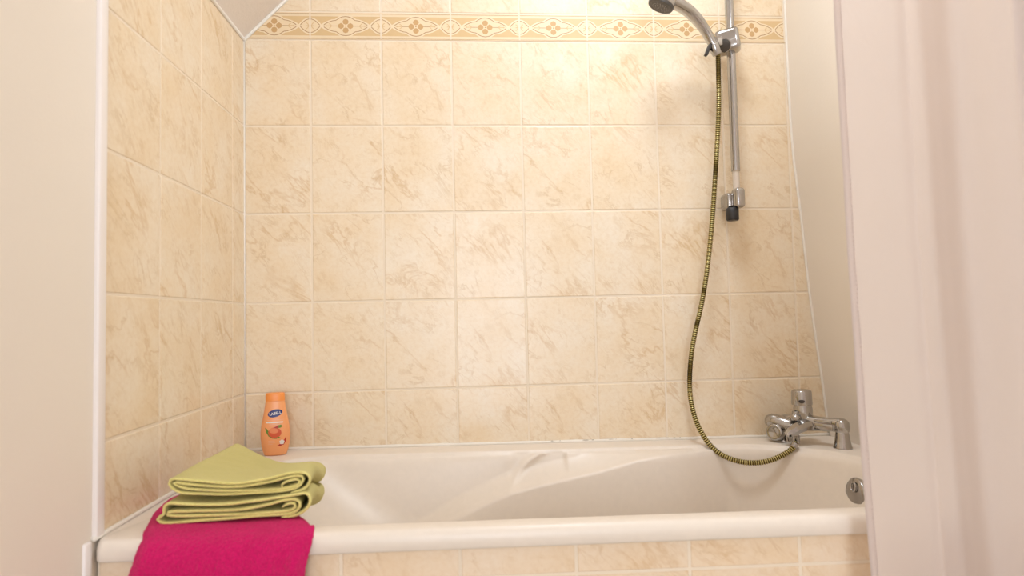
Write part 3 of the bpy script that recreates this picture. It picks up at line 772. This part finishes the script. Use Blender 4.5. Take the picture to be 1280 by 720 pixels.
ztop = zt(300, 345).z
def sag(q, t):
    """the towels bridge the left end of the bath: the rear right sinks in, the right end droops"""
    back = sstep(0.0, 1.0, t)
    drop = interp(q.x, [(0.07, 0.0), (0.13, 0.017), (0.18, 0.032), (0.24, 0.047), (0.3, 0.058), (0.4, 0.08)])*back**1.25
    nz = q.z - drop
    q2 = V((q.x, q.y, nz))
    q2.z += 0.0025*MN.noise(V((q.x*9, q.y*9, 1.7)))
    q2.x -= t*0.16*max(0, q.x-0.085) + 0.012*t
    return q2
upper = [(905, 392), (900, 362), (945, 340), (1000, 328), (1022, 340), (1000, 366), (900, 392), (700, 408), (500, 414), (330, 406), (210, 388), (150, 358), (160, 346), (220, 360), (400, 380), (600, 384), (800, 352), (940, 312), (1020, 302),
         (1046, 318), (1036, 352), (1000, 384), (900, 410), (700, 426), (500, 436), (300, 432), (190, 420), (132, 386), (114, 350), (135, 326), (200, 330), (400, 352), (600, 360), (800, 328), (950, 288), (1040, 280), (1085, 300), (1092, 335), (1075, 372), (1040, 400), (960, 420)]
folded('folded_towel', upper, -0.670, -0.315, 0.0048, 'sage green folded towel lying on top of the other green towel', shape=sag)
lower = [(905, 516), (935, 498), (975, 488), (996, 500), (985, 526), (930, 542), (800, 556), (600, 572), (300, 580), (130, 574), (108, 560), (134, 547), (300, 548), (600, 540), (780, 508), (900, 474), (980, 462), (1022, 480), (1020, 520), (980, 552), (900, 566), (750, 578),
         (560, 596), (350, 611), (200, 623), (100, 629), (52, 616), (40, 596), (58, 578), (86, 562), (84, 535), (92, 505), (124, 488), (200, 494), (330, 504), (500, 500), (700, 478), (880, 450), (1010, 428), (1070, 420), (1096, 450), (1092, 500), (1060, 540), (1000, 574), (900, 588)]
def sag2(q, t):
    q2 = sag(q, t); q2.z -= 0.004*t; return q2
folded('folded_towel', lower, -0.674, -0.335, 0.0052, 'sage green folded towel lying between the magenta towel and the top green towel', shape=sag2)

# magenta towel draped over the rim and down the front
def mag_surface():
    bm = bmesh.new(); NU, NVv = 70, 110
    # path across the rim (y, z above rim), from the bath inwards out over the lip and down
    pth = spline([V((0, -0.36, -0.012)), V((0, -0.45, 0.002)), V((0, -0.55, 0.006)), V((0, -0.64, 0.0075)), V((0, -0.69, 0.0065)), V((0, -0.719, 0.000)), V((0, -0.736, -0.014)), V((0, -0.745, -0.04)),
                  V((0, -0.748, -0.08)), V((0, -0.748, -0.15)), V((0, -0.748, -0.24)), V((0, -0.745, -0.31))], NVv)
    g = []
    for i in range(NU+1):
        u = i/NU; row = []
        for j, p in enumerate(pth):
            y, z = p.y, p.z
            xl = interp(-y, [(0.36, 0.020), (0.50, 0.016), (0.58, 0.032), (0.66, 0.058), (0.70, 0.070), (0.722, 0.078)]) if y > -0.722 else interp(-z, [(-0.01, 0.078), (0.0, 0.079), (0.03, 0.074), (0.06, 0.066), (0.12, 0.056), (0.31, 0.048)])
            xr = interp(-y, [(0.36, 0.23), (0.55, 0.26), (0.63, 0.310), (0.66, 0.330), (0.70, 0.350), (0.722, 0.354)]) if y > -0.722 else interp(-z, [(-0.01, 0.354), (0.01, 0.354), (0.05, 0.346), (0.10, 0.340), (0.31, 0.330)])
            x = xl+(xr-xl)*u
            if y > -0.62: z -= interp(x, [(0.08, 0.0), (0.131, 0.026), (0.184, 0.050), (0.238, 0.07), (0.30, 0.088), (0.40, 0.12)])*sstep(0.66, 0.34, -y)**1.2 if False else interp(x, [(0.08, 0.0), (0.131, 0.028), (0.184, 0.052), (0.238, 0.068), (0.30, 0.086), (0.40, 0.12)])*(sstep(-0.62, -0.315, y)**1.25)
            # front swells slightly; creases at the right edge
            w = 0.004*MN.noise(V((x*14, z*9, 3.1)))
            cr = 0.007*math.exp(-((u-0.93)/0.03)**2)*sstep(0.0, 0.05, -z)
            edge = 0.010*(sstep(0.06, 0.0, u)+sstep(0.94, 1.0, u))
            yy = y + w - cr + edge*(1 if y < -0.70 else 0)
            zz_ = rimz(x)+z+0.002*MN.noise(V((x*12, y*12, 0.4))) - edge*(1 if y > -0.70 else 0)*0.8
            row.append(bm.verts.new((x, yy, zz_)))
        g.append(row)
    for i in range(NU):
        for j in range(NVv-1): bm.faces.new((g[i][j], g[i+1][j], g[i+1][j+1], g[i][j+1]))
    bmesh.ops.recalc_face_normals(bm, faces=bm.faces)
    return bm
bm = mag_surface()
mg = obj('draped_towel', bm, 'pink_cloth', None, origin=(0.2, -0.72, rimz(0.2)))
# make sure the normals look outwards, then give thickness
import statistics
if statistics.mean(p.normal.y for p in mg.data.polygons) > 0: mg.data.flip_normals()
so = mg.modifiers.new('thick', 'SOLIDIFY'); so.thickness = 0.008; so.offset = -0.2
sb = mg.modifiers.new('sub', 'SUBSURF'); sb.levels = 2; sb.render_levels = 2
tx = bpy.data.textures.new('pile', 'CLOUDS'); tx.noise_scale = 0.006; tx.noise_depth = 2
dp = mg.modifiers.new('pile', 'DISPLACE'); dp.texture = tx; dp.strength = 0.0028; dp.mid_level = 0.5
tag(mg, 'magenta terry towel draped over the front left bath rim under the green towels', 'towel')

# ------------------------------------------------------------------ shower curtain
cx0 = 1.2625
plan = [(0.0, 0.0), (0.05, 0.004), (0.105, 0.0), (0.124, -0.008), (0.137, 0.010), (0.147, 0.030), (0.176, 0.034), (0.186, 0.014), (0.196, -0.014), (0.218, -0.022), (0.26, -0.022), (0.300, -0.026), (0.325, 0.0), (0.345, 0.020), (0.37, 0.020), (0.39, -0.01), (0.44, -0.02), (0.47, 0.01), (0.50, 0.0)]
NP = 220
pp = spline([V((a, b, 0)) for a, b in plan], NP)
CZT, CZB = ZO+0.20, 0.30
bm = bmesh.new(); NZ = 150; g = []
Lc = [0]
for i in range(1, NP): Lc.append(Lc[-1]+(pp[i]-pp[i-1]).length)
for j in range(NZ+1):
    z = CZT+(CZB-CZT)*j/NZ; t = j/NZ; row = []
    for i, p in enumerate(pp):
        s = Lc[i]
        dx = 0.012*sstep(ZO-0.9, ZO-1.3, z) if False else interp(z, [(ZO-1.30, 0.016), (ZO-1.14, 0.010), (ZO-1.0, 0.006), (ZO-0.7, 0.0), (ZO-0.27, -0.003), (ZO, -0.003)])
        amp = 0.55+0.6*(1-t*0.6)
        w = 0.0020*MN.noise(V((s*7, z*5, 2.0))) + 0.0008*MN.noise(V((s*22+z*9, z*16, 5.0)))
        lean = 0.03*sstep(0.14, 0.22, p.x)*(t-0.3)
        row.append(bm.verts.new((cx0+p.x+dx+lean*0.5, -0.782+p.y*amp+w, z)))
    g.append(row)
for j in range(NZ):
    for i in range(NP-1): bm.faces.new((g[j][i], g[j][i+1], g[j+1][i+1], g[j+1][i]))
edge_pts = [V(g[j][0].co) for j in range(NZ+1)]; hem_in = [V(g[j][5].co) for j in range(NZ+1)]
cur = empty('shower_curtain', (cx0+0.18, -0.782, CZB), 'white translucent shower curtain gathered at the right end of the bath', 'curtain')
obj('curtain_panel', bm, 'curtain', cur, fix=False)
bm = bmesh.new(); h = []
for j in range(NZ+1):
    e, q = edge_pts[j], hem_in[j]; h.append([bm.verts.new(v) for v in (e+V((-0.0003, 0.0004, 0)), e+V((-0.0004, -0.0006, 0)), e.lerp(q, 0.5)+V((0, -0.0009, 0)), q+V((0, -0.0003, 0)), q+V((0.0006, 0.0, 0)))])
for j in range(NZ):
    for k in range(4): bm.faces.new((h[j][k], h[j][k+1], h[j+1][k+1], h[j+1][k]))
hm = obj('side_hem', bm, 'curtain', cur, fix=False)
bm = bmesh.new(); zc = CZT-0.02
while zc > CZB+0.02:
    f = (CZT-zc)/(CZT-CZB)*NZ; j = int(f); q = hem_in[j].lerp(edge_pts[j], 0.14)
    add_box(bm, (q.x-0.0006, q.y-0.0016, zc-0.0022), (q.x+0.0006, q.y-0.0008, zc+0.0022)); zc -= 0.0075
st = obj('hem_stitching', bm, 'curtain', hm, smooth=False)
# rod above, from the sloping ceiling to the right wall
bm = bmesh.new(); zr = ZO+0.225
loft(bm, [(zr-ZO+0.001, -0.782, zr), (2.4505, -0.782, zr)], 0.0125, 20)
rd = obj('curtain_rod', bm, 'gloss_trim', None, origin=(1.0, -0.782, zr)); tag(rd, 'white curtain rod above the bath front, carrying the shower curtain', 'curtain rod')

# ------------------------------------------------------------------ lamps
KEL = (1.0, 0.80, 0.60, 1)
cl = empty('ceiling_light', (1.43, -1.62, 2.4), 'square flush ceiling light over the room in front of the bath', 'lamp')
bm = bmesh.new(); add_box(bm, (1.28, -1.77, 2.372), (1.58, -1.47, 2.3995), 0, 0.006); obj('lamp_base', bm, 'gloss_trim', cl, auto=40)
bm = bmesh.new(); add_box(bm, (1.30, -1.75, 2.335), (1.56, -1.49, 2.3715), 0, 0.012); obj('lamp_diffuser', bm, emit('lamp_glow', (0.88, 1.0, 1.12, 1), 8.5), cl, auto=40)
bl = empty('added_bath_light', (1.04, -0.62, 2.4), 'added round fill light on the ceiling above the bath', 'lamp')  # unseen lamp, added to brighten the tiles and the bath alcove
bm = bmesh.new(); lathe(bm, (1.04, -0.62, 2.4005), (0, 0, -1), [(0, 0.170), (0.020, 0.170), (0.024, 0.166), (0.022, 0.155)], 40); obj('added_lamp_bezel', bm, 'gloss_trim', bl, auto=40)
bm = bmesh.new(); lathe(bm, (1.04, -0.62, 2.378), (0, 0, -1), [(0, 0.155), (0.006, 0.153), (0.014, 0.11), (0.017, 0.0)], 40); obj('added_lamp_glass', bm, emit('added_bath_glow', (0.88, 0.99, 1.10, 1), 32.0), bl, auto=40)
wl = empty('mirror_light', (1.75, -4.8, ZO+0.25), 'small globe light on the wall facing the bath', 'lamp')
bm = bmesh.new(); lathe(bm, (1.75, -4.799, ZO+0.25), (0, 1, 0), [(0, 0.05), (0.02, 0.05), (0.025, 0.03), (0.06, 0.03)], 28); obj('lamp_base', bm, 'chrome', wl, auto=40)
bm = bmesh.new(); bmesh.ops.create_uvsphere(bm, u_segments=24, v_segments=16, radius=0.055, matrix=Matrix.Translation((1.75, -4.69, ZO+0.25)))
obj('lamp_globe', bm, emit('globe_glow', (0.88, 1.0, 1.12, 1), 14.0), wl)

# fill light added behind the camera, with a door frame built around it
bm = bmesh.new()
for lo, hi in (((0.20, -4.799, 0.0), (0.27, -4.77, 2.09)), ((1.33, -4.799, 0.0), (1.40, -4.77, 2.09)), ((0.20, -4.799, 2.02), (1.40, -4.77, 2.09))): add_box(bm, lo, hi, 0, 0.006)
struct('added_door_1', bm, ['gloss_trim'], auto=40)
w = bpy.data.worlds.new('world'); bpy.context.scene.world = w; w.use_nodes = True
w.node_tree.nodes['Background'].inputs[0].default_value = (1, 0.95, 0.9, 1); w.node_tree.nodes['Background'].inputs[1].default_value = 0.3

ld = bpy.data.lights.new('added_fill_light', 'AREA'); ld.shape = 'RECTANGLE'; ld.size = 1.04; ld.size_y = 1.95; ld.energy = 36; ld.color = (0.85, 0.99, 1.18)
lo = bpy.data.objects.new('added_fill_light', ld); C.objects.link(lo); lo.location = (0.80, -4.78, 1.02); lo.rotation_euler = (math.radians(90), 0, 0)

sc_ = bpy.context.scene
sc_.view_settings.view_transform = 'Standard'; sc_.view_settings.look = 'None'; sc_.view_settings.gamma = 1.0
sc_.view_settings.exposure = 0.37; sc_.view_settings.use_curve_mapping = False
